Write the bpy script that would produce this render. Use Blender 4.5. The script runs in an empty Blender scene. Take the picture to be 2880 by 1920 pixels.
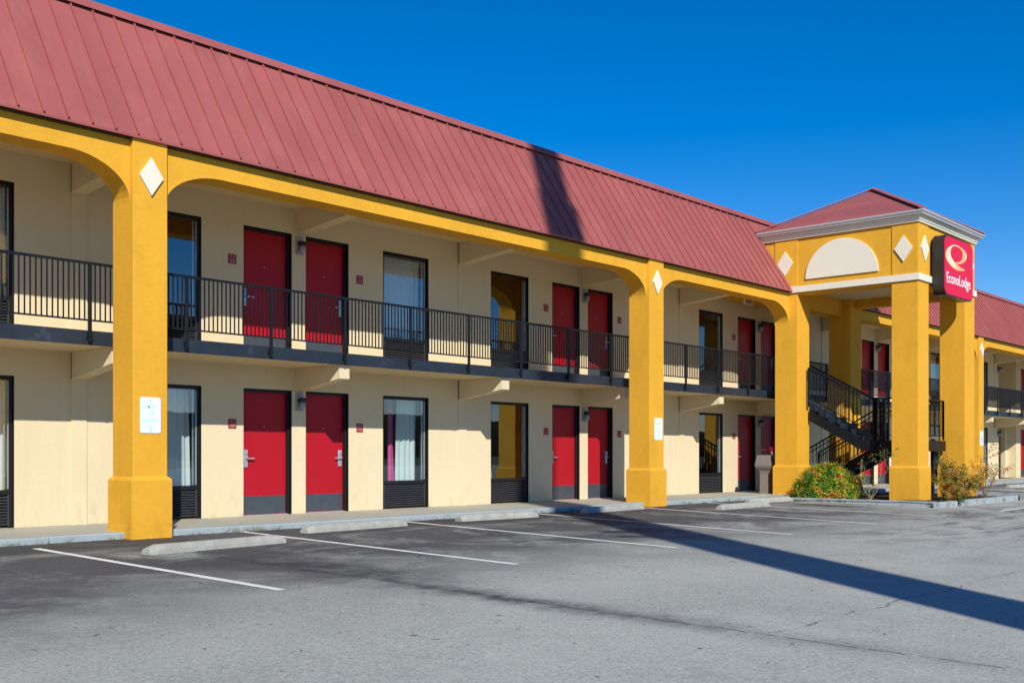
import bpy, bmesh, math, random
from mathutils import Vector, Matrix, noise
random.seed(7)
R=math.radians
scene=bpy.context.scene
C=scene.collection
# ------------------------------------------------------------------ materials
def new_mat(name):
    m=bpy.data.materials.new(name); m.use_nodes=True
    nt=m.node_tree; nt.nodes.clear()
    out=nt.nodes.new('ShaderNodeOutputMaterial')
    return m,nt,out
class N:
    """tiny node expression helper"""
    def __init__(s,nt): s.nt=nt
    def math(s,op,a,b=None,c=None,clamp=False):
        n=s.nt.nodes.new('ShaderNodeMath'); n.operation=op; n.use_clamp=clamp
        for i,v in enumerate((a,b,c)):
            if v is None: continue
            if isinstance(v,(int,float)): n.inputs[i].default_value=v
            else: s.nt.links.new(v,n.inputs[i])
        return n.outputs[0]
    def coords(s):
        n=s.nt.nodes.new('ShaderNodeNewGeometry'); return n.outputs['Position']
    def sep(s,v):
        n=s.nt.nodes.new('ShaderNodeSeparateXYZ'); s.nt.links.new(v,n.inputs[0]); return n.outputs
    def mapv(s,v,sc=(1,1,1),loc=(0,0,0),rot=(0,0,0)):
        n=s.nt.nodes.new('ShaderNodeMapping'); s.nt.links.new(v,n.inputs[0])
        n.inputs['Scale'].default_value=sc; n.inputs['Location'].default_value=loc; n.inputs['Rotation'].default_value=rot
        return n.outputs[0]
    def noise(s,v,scale,detail=4,rough=.55,dist=0):
        n=s.nt.nodes.new('ShaderNodeTexNoise'); s.nt.links.new(v,n.inputs['Vector'])
        n.inputs['Scale'].default_value=scale; n.inputs['Detail'].default_value=detail
        n.inputs['Roughness'].default_value=rough; n.inputs['Distortion'].default_value=dist
        return n.outputs['Fac']
    def ramp(s,f,stops,interp='LINEAR'):
        n=s.nt.nodes.new('ShaderNodeValToRGB'); s.nt.links.new(f,n.inputs[0]); cr=n.color_ramp; cr.interpolation=interp
        while len(cr.elements)<len(stops): cr.elements.new(.5)
        for e,(p,c) in zip(cr.elements,stops):
            e.position=p; e.color=(c,c,c,1) if isinstance(c,(int,float)) else (*c,1)
        return n.outputs[0]
    def mix(s,f,a,b,mode='MIX'):
        n=s.nt.nodes.new('ShaderNodeMix'); n.data_type='RGBA'; n.blend_type=mode
        for i,v in ((0,f),(6,a),(7,b)):
            if isinstance(v,(int,float)): n.inputs[i].default_value=v if i==0 else (v,v,v,1)
            elif isinstance(v,tuple): n.inputs[i].default_value=(*v,1)
            else: s.nt.links.new(v,n.inputs[i])
        return n.outputs[2]
    def bump(s,h,strength,dist=.01,normal=None):
        n=s.nt.nodes.new('ShaderNodeBump'); s.nt.links.new(h,n.inputs['Height'])
        n.inputs['Strength'].default_value=strength; n.inputs['Distance'].default_value=dist
        if normal: s.nt.links.new(normal,n.inputs['Normal'])
        return n.outputs[0]
    def sstep(s,x,a,b):
        n=s.nt.nodes.new('ShaderNodeMapRange'); n.interpolation_type='SMOOTHSTEP'; s.nt.links.new(x,n.inputs[0])
        n.inputs[1].default_value=a; n.inputs[2].default_value=b; return n.outputs[0]
    def gauss(s,x,c,w):
        t=s.math('DIVIDE',s.math('SUBTRACT',x,c),w)
        return s.math('POWER',2.718,s.math('MULTIPLY',s.math('MULTIPLY',t,t),-1))
def principled(nt,out,color,rough=.6,metal=0,normal=None,spec=None,emit=None):
    b=nt.nodes.new('ShaderNodeBsdfPrincipled')
    if isinstance(color,tuple): b.inputs['Base Color'].default_value=(*color,1)
    else: nt.links.new(color,b.inputs['Base Color'])
    if isinstance(rough,(int,float)): b.inputs['Roughness'].default_value=rough
    else: nt.links.new(rough,b.inputs['Roughness'])
    b.inputs['Metallic'].default_value=metal
    if spec is not None: b.inputs['Specular IOR Level'].default_value=spec
    if normal: nt.links.new(normal,b.inputs['Normal'])
    if emit: b.inputs['Emission Color'].default_value=(*emit[0],1); b.inputs['Emission Strength'].default_value=emit[1]
    nt.links.new(b.outputs[0],out.inputs[0]); return b
def simple(name,color,rough=.6,metal=0,var=.12,vs=1.5,bs=60,bstr=.15,spec=None,dirt=None):
    m,nt,out=new_mat(name); n=N(nt); p=n.coords()
    f=n.noise(p,vs,5,.6); f2=n.noise(p,vs*9,3,.6)
    k=n.math('ADD',n.math('MULTIPLY',n.math('SUBTRACT',f,.5),var*2),n.math('ADD',1,n.math('MULTIPLY',n.math('SUBTRACT',f2,.5),var)))
    col=n.mix(1.0,color,k,'MULTIPLY')
    if dirt:
        d=n.ramp(n.noise(p,dirt[0],6,.7),[(dirt[1],0.),(min(dirt[1]+.12,1),1.)])
        col=n.mix(n.math('MULTIPLY',d,dirt[3]),col,dirt[2])
    nb=n.bump(n.noise(p,bs,3,.6),bstr,.01) if bstr else None
    principled(nt,out,col,rough,metal,nb,spec); return m
def stucco(name,color,soil,var=.06):
    m,nt,out=new_mat(name); n=N(nt); p=n.coords()
    big=n.noise(p,.55,5,.6,.4); mid=n.noise(n.mapv(p,(1,1,.35)),3.2,6,.65); fine=n.noise(p,42,4,.6)
    k=n.math('ADD',n.math('MULTIPLY',n.math('SUBTRACT',big,.5),var*2.5),n.math('ADD',1,n.math('MULTIPLY',n.math('SUBTRACT',mid,.5),var*2)))
    k=n.math('ADD',k,n.math('MULTIPLY',n.math('SUBTRACT',fine,.5),var*1.6))
    tr=n.noise(n.mapv(p,(1,1,2.2)),9,4,.65,.4); k=n.math('ADD',k,n.math('MULTIPLY',n.math('SUBTRACT',tr,.5),var*1.8))
    pt=n.ramp(n.noise(n.mapv(p,(1,1,.8)),1.7,3,.45,.3),[(.60,0.),(.63,1.)]); k=n.math('ADD',k,n.math('MULTIPLY',pt,var*-.45))
    col=n.mix(1.0,color,k,'MULTIPLY')
    z=n.sep(p)[2]
    low=n.math('MULTIPLY',n.math('SUBTRACT',1,n.sstep(z,.1,.75)),n.ramp(n.noise(n.mapv(p,(1,1,.5)),6,6,.7),[(.5,0.),(.72,1.)]))
    col=n.mix(n.math('MULTIPLY',low,.35),col,soil)
    st=n.ramp(n.noise(n.mapv(p,(6,6,.35)),1.3,5,.6),[(.58,0.),(.78,1.)])
    col=n.mix(n.math('MULTIPLY',st,.10),col,soil)
    h=n.math('ADD',n.noise(p,38,5,.65),n.math('MULTIPLY',n.noise(p,7,3,.5),.6))
    principled(nt,out,col,.85,0,n.bump(h,.35,.006),.2); return m
M={}
M['yellow']=stucco('yellow_stucco',(.70,.360,.030),(.28,.14,.03),.11)
M['cream']=stucco('cream_stucco',(.70,.590,.378),(.36,.28,.17),.04)
M['trim']=simple('cream_trim',(.76,.71,.56),.6,0,.04,2,40,.1)
M['soffit']=simple('soffit_paint',(.72,.56,.31),.8,0,.05,1,50,.2)
M['black']=simple('black_metal_paint',(.009,.011,.014),.42,0,.25,4,90,.1,.22)
M['navy']=simple('navy_fascia_paint',(.018,.026,.038),.5,0,.5,3,50,.25,.4,(2.2,.60,(.09,.11,.13),.5))
M['frame']=simple('dark_window_frame',(.012,.012,.013),.4,0,.1,3,80,.05,.4)
M['grille']=simple('louvre_paint',(.045,.046,.052),.45,0,.3,6,80,.1,.4)
M['alu']=simple('aluminium_bead',(.55,.6,.62),.35,.6,.05,3,80,.05)
M['steel']=simple('brushed_kick_plate',(.080,.095,.110),.42,.35,.25,5,120,.12)
M['chrome']=simple('lock_metal',(.50,.55,.60),.35,.55,.1,10,90,.05)
M['red']=simple('red_door_paint',(.40,.009,.018),.38,0,.12,1.5,30,.12,.25,(5,.66,(.30,.02,.03),.5))
M['plate']=simple('red_plate',(.30,.008,.014),.4,0,.05,3,50,0)
M['white']=simple('white_lettering',(.85,.83,.82),.5,0,.03,3,50,0)
M['paint_line']=simple('line_paint',(.78,.77,.72),.7,0,.25,3,80,.4,None,(7,.60,(.20,.20,.20),.75))
M['gutter']=simple('gutter_metal',(.55,.56,.57),.35,.3,.06,2,50,.05)
M['concrete']=simple('wheel_stop_concrete',(.36,.355,.31),.9,0,.4,5,45,.6,.2,(9,.58,(.17,.17,.15),.6))
M['walk']=simple('walkway_concrete',(.40,.39,.315),.85,0,.16,1.1,60,.3,.3,(2.4,.62,(.20,.20,.17),.5))
M['bin']=simple('taupe_bin_plastic',(.21,.175,.15),.6,0,.1,5,80,.1)
M['soil']=simple('planter_soil',(.05,.035,.025),.95,0,.5,8,25,1,.1)
M['bark']=simple('pale_bark',(.33,.27,.21),.9,0,.3,12,60,.5)
M['twig']=simple('brown_twig',(.16,.10,.065),.9,0,.3,12,60,.4)
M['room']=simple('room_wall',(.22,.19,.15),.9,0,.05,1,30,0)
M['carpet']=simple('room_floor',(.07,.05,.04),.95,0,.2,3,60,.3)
M['pink']=simple('pink_cloth',(.70,.08,.28),.85,0,.1,3,60,.1)
M['tan']=simple('tan_upholstery',(.50,.33,.13),.8,0,.1,3,60,.1)
M['plate_ink']=simple('plate_ink',(.50,.30,.29),.5,0,.03,3,50,0)
M['sign_white']=simple('sign_white',(.80,.84,.84),.45,0,.02,2,50,0)
M['faded']=simple('faded_green_lettering',(.42,.70,.66),.6,0,.12,14,50,0)
M['blue']=simple('blue_symbol',(.03,.12,.50),.5,0,.05,3,50,0)
M['lamp_grey']=simple('lamp_backplate',(.30,.33,.36),.5,0,.1,5,50,.1)
M['lamp_black']=simple('lamp_black',(.008,.008,.01),.4,0,.1,5,50,.05)
M['sign_black']=simple('sign_case',(.018,.017,.018),.33,0,.1,2,60,.05,.5)
M['sign_red']=simple('sign_face',(.70,.010,.050),.45,0,.03,1,50,0,.25)
M['pole']=simple('pole_paint',(.25,.25,.25),.5,0,.1,2,50,.1)
M['spot']=simple('dark_leaf_litter',(.09,.06,.03),.9,0,.4,40,60,.2)
def roof_mat():
    m,nt,out=new_mat('red_metal_roof'); n=N(nt); p=n.coords()
    a=n.noise(n.mapv(p,(1,.6,.6)),1.1,5,.6,.5); b=n.noise(p,18,4,.7)
    x=n.sep(p)[0]
    pan=n.nt.nodes.new('ShaderNodeTexWhiteNoise'); pan.noise_dimensions='1D'
    nt.links.new(n.math('FLOOR',n.math('DIVIDE',n.math('SUBTRACT',x,5.82),.3175)),pan.inputs['W'])
    k=n.math('ADD',n.math('MULTIPLY',n.math('SUBTRACT',a,.5),.42),n.math('ADD',1,n.math('MULTIPLY',n.math('SUBTRACT',b,.5),.06)))
    k=n.math('ADD',k,n.math('MULTIPLY',n.math('SUBTRACT',pan.outputs['Value'],.5),.07))
    col=n.mix(1.0,(.330,.092,.082),k,'MULTIPLY')
    ch=n.ramp(n.noise(n.mapv(p,(1.5,.5,.5)),1.6,6,.7),[(.52,0.),(.75,1.)])
    col=n.mix(n.math('MULTIPLY',ch,.35),col,(.42,.17,.13))
    principled(nt,out,col,.55,0,n.bump(n.noise(p,3.5,3,.5),.15,.02),.35); return m
M['roof']=roof_mat()
def kerb_mat():
    m,nt,out=new_mat('pale_blue_kerb_paint'); n=N(nt); p=n.coords()
    w=n.ramp(n.noise(p,4.5,7,.72),[(.50,0.),(.60,1.)])
    z=n.sep(p)[2]; w=n.math('MULTIPLY',w,n.math('SUBTRACT',1.15,n.sstep(z,.07,.15)),clamp=True)
    k=n.math('ADD',.85,n.math('MULTIPLY',n.noise(p,2,4,.6),.3))
    col=n.mix(w,n.mix(1.,(.33,.385,.395),k,'MULTIPLY'),(.20,.20,.15))
    principled(nt,out,col,.75,0,n.bump(n.noise(p,30,4,.6),.4,.008),.3); return m
M['kerb']=kerb_mat()
LINES=[((5.89,12.96),(5.86,8.01)),((9.12,13.44),(8.97,7.96)),((12.30,13.36),(11.97,7.84)),((15.63,13.31),(15.12,7.84)),((18.88,13.2),(18.36,7.88)),((21.78,13.4),(21.47,7.85)),
       ((33.0,13.3),(32.8,8.0)),((36.1,13.3),(35.9,8.0)),((39.9,13.3),(39.7,8.0)),((43.0,13.3),(42.8,8.0)),((46.2,13.3),(46.0,8.0)),((49.4,13.3),(49.2,8.0))]
def asphalt_mat():
    m,nt,out=new_mat('old_asphalt'); n=N(nt); p=n.coords(); s=n.sep(p); x,y=s[0],s[1]
    A=lambda *a:n.math('ADD',*a); MU=lambda *a,**k:n.math('MULTIPLY',*a,**k); SU=lambda *a:n.math('SUBTRACT',*a)
    fine=n.noise(p,70,3,.75); fine2=n.noise(p,190,2,.6); blot=n.noise(p,.35,5,.6,.3); mid=n.noise(p,2.2,6,.7)
    k=A(1,MU(SU(blot,.5),.55)); k=A(k,MU(SU(mid,.5),.34)); k=A(k,MU(SU(fine,.5),1.3)); k=A(k,MU(SU(fine2,.5),.6)); g1=n.noise(p,16,3,.7); g2=n.noise(p,34,2,.7); k=A(k,MU(SU(g1,.5),.38)); k=A(k,MU(SU(g2,.5),1.0)); k=n.math('MAXIMUM',k,.25)
    col=n.mix(1.,(.378,.384,.338),k,'MULTIPLY')
    wob=SU(n.noise(p,1.1,4,.6),.5); wob2=SU(n.noise(p,5,3,.6),.5)
    # dark parking stains
    near=n.sstep(A(y,MU(wob,2.5)),6.2,10.4); inx=n.math('SUBTRACT',1,n.sstep(x,19.,27.))
    str1=n.ramp(n.noise(n.mapv(p,(.75,.95,1)),.75,7,.72,.8),[(.34,.15),(.52,1.)])
    stain=MU(MU(near,inx),str1)
    per=n.math('COSINE',MU(SU(x,7.5),2*math.pi/3.12))   # one oil patch per stall
    spot=MU(n.sstep(A(per,MU(wob2,1.2)),.15,.95),n.gauss(A(y,MU(wob,2.2)),11.2,1.3))
    stain=n.math('MAXIMUM',stain,MU(MU(spot,1.25,clamp=True),n.sstep(x,1.,4.)))
    left=MU(n.gauss(A(x,MU(wob,2.5)),3.6,2.4),n.gauss(A(y,MU(wob,2.5)),9.9,2.3))
    stain=n.math('MAXIMUM',stain,MU(MU(left,1.25,clamp=True),n.ramp(mid,[(.25,.55),(.55,1.)])))
    farst=MU(MU(n.sstep(A(x,MU(y,.35)),13,21),n.ramp(n.noise(n.mapv(p,(.55,1.6,1),rot=(0,0,R(18))),.8,6,.68,1.1),[(.45,0.),(.64,1.)])),.80)
    stain=n.math('MAXIMUM',stain,farst)
    col=n.mix(MU(stain,.93,clamp=True),col,n.mix(1.,(.062,.062,.066),k,'MULTIPLY'))
    rust=MU(n.ramp(n.noise(p,.9,4,.6),[(.60,0.),(.75,1.)]),near)
    col=n.mix(MU(rust,.30),col,(.13,.095,.06))
    strip=MU(n.sstep(A(y,MU(wob,.5)),12.0,12.7),.78)
    col=n.mix(strip,col,n.mix(1.,(.050,.046,.045),k,'MULTIPLY'))
    # paving joint running away from the building, oil-stained
    jx=A(x,MU(wob,.16)); jr=MU(n.sstep(y,1.4,3.),SU(1,n.sstep(y,9.6,11.4)))
    brk=n.ramp(n.noise(p,3.,5,.75),[(.32,.25),(.6,1.)])
    halo=MU(MU(MU(n.gauss(A(jx,MU(wob2,.30)),6.98,.24),jr),n.math('ADD',MU(n.sstep(A(y,MU(wob,3)),2.2,6.0),.75),.25)),brk)
    halo=n.math('MAXIMUM',halo,MU(MU(n.gauss(A(jx,MU(wob2,.5)),7.2,.75),jr),MU(MU(n.sstep(y,6.6,8.4),.95),brk)))
    col=n.mix(MU(halo,.95),col,n.mix(1.,(.045,.043,.048),k,'MULTIPLY'))
    thin=A(x,A(MU(wob,.16),MU(wob2,.05)))
    crack=MU(n.gauss(thin,6.98,.020),n.ramp(n.noise(p,5.5,4,.7),[(.40,0.),(.5,1.)]))
    c2=MU(n.gauss(A(y,A(MU(wob,.30),MU(wob2,.16))),3.82,.012),MU(n.sstep(x,7.,7.2),n.ramp(n.noise(p,4.2,4,.7),[(.42,0.),(.56,1.)])))
    cr=n.math('MAXIMUM',crack,c2)
    col=n.mix(MU(cr,.6),col,(.03,.03,.03))
    spk=n.ramp(n.noise(p,9.5,1,.5),[(.755,0.),(.775,1.)])
    col=n.mix(MU(spk,.7),col,(.05,.045,.04))
    h=A(MU(fine,.8),A(fine2,MU(cr,-4)))
    nb=n.bump(h,.5,.006)
    principled(nt,out,col,n.math('SUBTRACT',.92,MU(stain,.15)),0,nb,.3); return m
M['asphalt']=asphalt_mat()
def glass_mat():
    m,nt,out=new_mat('tinted_window_glass')
    n=N(nt); p=n.coords()
    g=nt.nodes.new('ShaderNodeBsdfGlossy'); g.inputs['Roughness'].default_value=0.004; g.inputs['Color'].default_value=(.86,.95,1,1)
    nt.links.new(n.bump(n.noise(p,1.3,2,.5),.05,.02),g.inputs['Normal'])
    t=nt.nodes.new('ShaderNodeBsdfTransparent'); t.inputs['Color'].default_value=(.86,.96,.97,1)
    fr=nt.nodes.new('ShaderNodeLayerWeight'); fr.inputs['Blend'].default_value=.5
    fz=n.math('POWER',fr.outputs['Facing'],5)
    mx=nt.nodes.new('ShaderNodeMixShader')
    nt.links.new(n.math('ADD',n.math('MULTIPLY',fz,.75),.22,clamp=True),mx.inputs[0])
    nt.links.new(t.outputs[0],mx.inputs[1]); nt.links.new(g.outputs[0],mx.inputs[2]); nt.links.new(mx.outputs[0],out.inputs[0]); return m
M['glass']=glass_mat()
def cloth_mat():
    m,nt,out=new_mat('white_curtain'); n=N(nt); p=n.coords()
    d=nt.nodes.new('ShaderNodeBsdfDiffuse'); d.inputs[0].default_value=(.86,.87,.84,1)
    t=nt.nodes.new('ShaderNodeBsdfTranslucent'); t.inputs[0].default_value=(.5,.5,.46,1)
    mx=nt.nodes.new('ShaderNodeMixShader'); mx.inputs[0].default_value=.2
    nt.links.new(d.outputs[0],mx.inputs[1]); nt.links.new(t.outputs[0],mx.inputs[2]); nt.links.new(mx.outputs[0],out.inputs[0]); return m
M['curtain']=cloth_mat()
def leaf_mat(name,stops,scale):
    m,nt,out=new_mat(name); n=N(nt); p=n.coords()
    vo=nt.nodes.new('ShaderNodeTexVoronoi'); nt.links.new(p,vo.inputs['Vector']); vo.inputs['Scale'].default_value=22
    rv=n.sep(vo.outputs['Color'])[0]
    f=n.math('ADD',n.math('MULTIPLY',n.noise(p,scale,3,.6),.86),n.math('ADD',n.math('MULTIPLY',rv,.10),.02))
    dk=n.math('ADD',.55,n.math('MULTIPLY',n.sep(vo.outputs['Color'])[1],.75))
    col=n.mix(1.,n.ramp(f,stops),dk,'MULTIPLY')
    b=principled(nt,out,col,.45,0,None,.4)
    b.inputs['Transmission Weight'].default_value=0
    t=nt.nodes.new('ShaderNodeBsdfTranslucent'); nt.links.new(col,t.inputs[0])
    mx=nt.nodes.new('ShaderNodeMixShader'); mx.inputs[0].default_value=.28
    nt.links.new(b.outputs[0],mx.inputs[1]); nt.links.new(t.outputs[0],mx.inputs[2]); nt.links.new(mx.outputs[0],out.inputs[0]); return m
M['leaf_a']=leaf_mat('nandina_leaves',[(.40,(.04,.15,.012)),(.505,(.20,.38,.02)),(.55,(.55,.52,.03)),(.59,(.75,.26,.05)),(.65,(.60,.07,.04))],3.6)
M['leaf_b']=leaf_mat('rose_leaves',[(.38,(.05,.10,.02)),(.48,(.22,.22,.03)),(.54,(.60,.40,.06)),(.61,(.38,.09,.04))],4)
M['leaf_c']=leaf_mat('sapling_leaves',[(.4,(.10,.14,.03)),(.52,(.25,.28,.08)),(.64,(.36,.20,.05))],5)
M['petal']=simple('red_petal',(.75,.03,.03),.5,0,.1,9,50,0)
def hill_mat():
    m,nt,out=new_mat('wooded_hill'); n=N(nt); p=n.coords()
    col=n.ramp(n.noise(p,.09,8,.75),[(.35,(.008,.014,.006)),(.55,(.03,.035,.012)),(.7,(.07,.05,.02))])
    principled(nt,out,col,.95,0,None,.1); return m
M['hill']=hill_mat()
M['grass']=simple('far_grass',(.06,.09,.025),.95,0,.4,.2,3,.3)
# ------------------------------------------------------------------ mesh builder
class MB:
    def __init__(s): s.bm=bmesh.new()
    def face(s,pts):
        vs=[s.bm.verts.new(p) for p in pts]
        return s.bm.faces.new(vs)
    def box(s,x0,x1,y0,y1,z0,z1,bev=0):
        b=bmesh.new(); bmesh.ops.create_cube(b,size=1)
        for v in b.verts:
            v.co=Vector((x0+(v.co.x+.5)*(x1-x0),y0+(v.co.y+.5)*(y1-y0),z0+(v.co.z+.5)*(z1-z0)))
        if bev: bmesh.ops.bevel(b,geom=list(b.edges),offset=bev,segments=1,affect='EDGES')
        s.merge(b); return s
    def merge(s,b,mat=None):
        if mat is not None: b.transform(mat)
        me=bpy.data.meshes.new('t'); b.to_mesh(me); b.free(); s.bm.from_mesh(me); bpy.data.meshes.remove(me)
    def hull(s,sections):
        """loft between closed rings of equal length, capped"""
        rings=[[s.bm.verts.new(p) for p in r] for r in sections]
        n=len(rings[0])
        for a,b in zip(rings[:-1],rings[1:]):
            for i in range(n): s.bm.faces.new((a[i],a[(i+1)%n],b[(i+1)%n],b[i]))
        s.bm.faces.new(rings[0][::-1]); s.bm.faces.new(rings[-1]); return s
    def bar(s,a,b,w,h=None,up=Vector((0,0,1))):
        """rectangular bar from a to b, w across, h high"""
        a=Vector(a); b=Vector(b); h=h or w; d=(b-a).normalized()
        side=d.cross(up)
        if side.length<1e-4: side=Vector((1,0,0))
        side.normalize(); u=side.cross(d).normalized()
        q=[(-1,-1),(1,-1),(1,1),(-1,1)]
        s.hull([[p+side*i*w/2+u*j*h/2 for i,j in q] for p in (a,b)]); return s
    def tube(s,pts,rads,n=6):
        secs=[]
        for i,p in enumerate(pts):
            p=Vector(p); d=(Vector(pts[min(i+1,len(pts)-1)])-Vector(pts[max(i-1,0)])).normalized()
            a=d.cross(Vector((.3,.9,.1))).normalized(); b=d.cross(a)
            secs.append([p+a*math.cos(2*math.pi*k/n)*rads[i]+b*math.sin(2*math.pi*k/n)*rads[i] for k in range(n)])
        s.hull(secs); return s
    def build(s,name,mat,parent=None,smooth=False):
        bmesh.ops.recalc_face_normals(s.bm,faces=list(s.bm.faces))
        me=bpy.data.meshes.new(name); s.bm.to_mesh(me); s.bm.free()
        if isinstance(mat,str): mat=M[mat]
        me.materials.append(mat)
        if smooth:
            for p in me.polygons: p.use_smooth=True
        o=bpy.data.objects.new(name,me); C.objects.link(o)
        if parent: o.parent=parent
        return o
def tag(o,label=None,cat=None,group=None,kind=None):
    if label: o['label']=label
    if cat: o['category']=cat
    if group: o['group']=group
    if kind: o['kind']=kind
    return o
def empty(name,label=None,cat=None,group=None):
    o=bpy.data.objects.new(name,None); C.objects.link(o); o.empty_display_size=.2
    return tag(o,label,cat,group)
def copy_tree(o,parent=None,off=None):
    c=o.copy(); C.objects.link(c)
    if parent: c.parent=parent
    if off is not None: c.location=Vector(o.location)+Vector(off)
    for ch in list(o.children): copy_tree(ch,c)
    return c
def text_mesh(txt,w,h,x0,z0,y,thick=.004,xcol=1.0):
    """letters as a thin raised mesh facing -Y, fitted to w (width) and h (cap height); x0,z0 = lower left"""
    cu=bpy.data.curves.new('t','FONT'); cu.body=txt; cu.extrude=.5; cu.resolution_u=3; cu.offset=.012*xcol
    ob=bpy.data.objects.new('t',cu); C.objects.link(ob); bpy.context.view_layer.update()
    dg=bpy.context.evaluated_depsgraph_get()
    me=bpy.data.meshes.new_from_object(ob.evaluated_get(dg))
    bpy.data.objects.remove(ob); bpy.data.curves.remove(cu)
    xs=[v.co.x for v in me.vertices]; 
    base=0; top=.69
    b=bmesh.new(); b.from_mesh(me); bpy.data.meshes.remove(me)
    mx,mn=max(xs),min(xs)
    for v in b.verts:
        v.co=Vector((x0+(v.co.x-mn)/(mx-mn)*w, y-(v.co.z+.5)*thick, z0+(v.co.y-base)/(top-base)*h))
    mb=MB(); mb.merge(b); return mb
def gz(y):
    """height of the lot surface"""
    if y>=0: return .065+.0167*(y-13.5)
    if y>-12: return -.16+.008*y
    return -.256
# ------------------------------------------------------------------ ground
mb=MB()
ys=[16.5,13.5,7.8,0,-12,-70]; xs=[-60,0,30,60,120]
for i in range(len(ys)-1):
    for j in range(len(xs)-1):
        mb.face([(xs[j],ys[i],gz(ys[i])),(xs[j+1],ys[i],gz(ys[i])),(xs[j+1],ys[i+1],gz(ys[i+1])),(xs[j],ys[i+1],gz(ys[i+1]))])
bmesh.ops.remove_doubles(mb.bm,verts=list(mb.bm.verts),dist=1e-4)
tag(mb.build('parking_lot','asphalt'),kind='structure')
mb=MB(); mb.face([(-1500,-1500,-.4),(1500,-1500,-.4),(1500,1500,-.4),(-1500,1500,-.4)])
tag(mb.build('ground','grass'),kind='structure')
mb=MB()
def hillh(x,t): return (21+7*noise.noise(Vector((x*.006,3,t)))+5*noise.noise(Vector((x*.03,8,t)))+1.5*noise.noise(Vector((x*.15,1,t))))
prev=None
for i in range(241):
    x=-700+i*7.5
    col=[]
    for k in range(9):
        u=k/8; col.append(mb.bm.verts.new((x,-330-u*190+18*noise.noise(Vector((x*.01,u*3,0))),-.6+hillh(x,u*2)*math.sin(u*math.pi)**.7)))
    if prev:
        for k in range(8): mb.bm.faces.new((prev[k],prev[k+1],col[k+1],col[k]))
    prev=col
tag(mb.build('hills','hill',smooth=True),kind='structure')
# walkway and kerbs
WZ=.15
mb=MB(); mb.box(-12,60,13.70,15.45,-.3,WZ); mb.box(25.0,29.75,13.05,13.70,-.3,WZ)
tag(mb.build('walkway','walk'),kind='structure')
mb=MB()
x=-12.
while x<60:                                    # short cast lengths, slightly uneven
    L=3.05; dz=random.uniform(-.004,.004); dy=random.uniform(-.012,.012)
    if not (24.2<x+L/2<25.0+4.8): mb.box(x+.004,x+L-.004,13.47+dy,13.70,-.2,WZ+.003+dz,.015)
    x+=L
tag(mb.build('kerb','kerb'),kind='structure')
mb=MB()
secs=[]
path=[(24.46,13.66),(24.46,9.0),(30.1,9.03),(30.1,13.6)]
def strip(a,b,w,z0,z1,bev=.015):
    a=Vector((*a,0)); b=Vector((*b,0)); d=(b-a).normalized(); s=Vector((-d.y,d.x,0))
    bb=bmesh.new(); bmesh.ops.create_cube(bb,size=1)
    for v in bb.verts: v.co=a+d*((v.co.x+.5)*(b-a).length)+s*(v.co.y+.5)*w+Vector((0,0,z0+(v.co.z+.5)*(z1-z0)))
    bmesh.ops.bevel(bb,geom=list(bb.edges),offset=bev,segments=2,affect='EDGES'); mb.merge(bb)
strip((24.46,11.3),(24.46,9.16),.16,-.2,.125); strip((24.46,13.64),(24.46,11.31),.16,-.2,.128)
strip((24.30,9.0),(25.42,9.0),.16,-.2,.122); strip((25.62,9.0),(29.9,9.0),.16,-.2,.124); strip((29.9,9.0),(29.9,13.5),.16,-.2,.126)
tag(mb.build('planter_kerb','kerb'),kind='structure')
mb=MB()
g=18
V=[[None]*(g+1) for _ in range(g+1)]
for i in range(g+1):
    for j in range(g+1):
        x=24.44+(29.8-24.44)*i/g; y=9.1+(13.1-9.1)*j/g
        V[i][j]=mb.bm.verts.new((x,y,.085+.03*noise.noise(Vector((x*1.7,y*1.7,0)))+.012*noise.noise(Vector((x*7,y*7,0)))))
for i in range(g):
    for j in range(g): mb.bm.faces.new((V[i][j],V[i+1][j],V[i+1][j+1],V[i][j+1]))
tag(mb.build('planter_soil','soil'),kind='structure')
# painted lines
def line(a,b,w=.10,name='parking_line'):
    a=Vector((*a,0)); b=Vector((*b,0)); d=(b-a).normalized(); s=Vector((-d.y,d.x,0))*w/2
    mb=MB(); k=8
    for i in range(k):
        p=a+(b-a)*i/k; q=a+(b-a)*(i+1)/k
        mb.face([(v.x,v.y,gz(v.y)+.004) for v in (p-s,q-s,q+s,p+s)])
    tag(mb.build(name,'paint_line'),kind='structure')
for a,b in LINES: line(a,b)
line((24.42,8.88),(24.45,7.72),.09,'no_parking_line'); line((24.45,7.76),(31.2,7.86),.10,'no_parking_line')
for i in range(8): line((24.75+i*.85,8.92),(24.75+i*.85+.95,7.86),.09,'no_parking_line')
# ------------------------------------------------------------------ motel building
YW=15.47; MOD=8.085; X0=7.55
FL=[.15,2.88]
OPEN=[('window',.97,2.18),('door',2.98,3.97),('door',4.27,5.24),('window',6.07,7.26)]
motel=empty('motel_building','two storey cream motel with red metal roof, yellow columns and red doors','building')
motel.location=(0,0,0)
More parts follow.
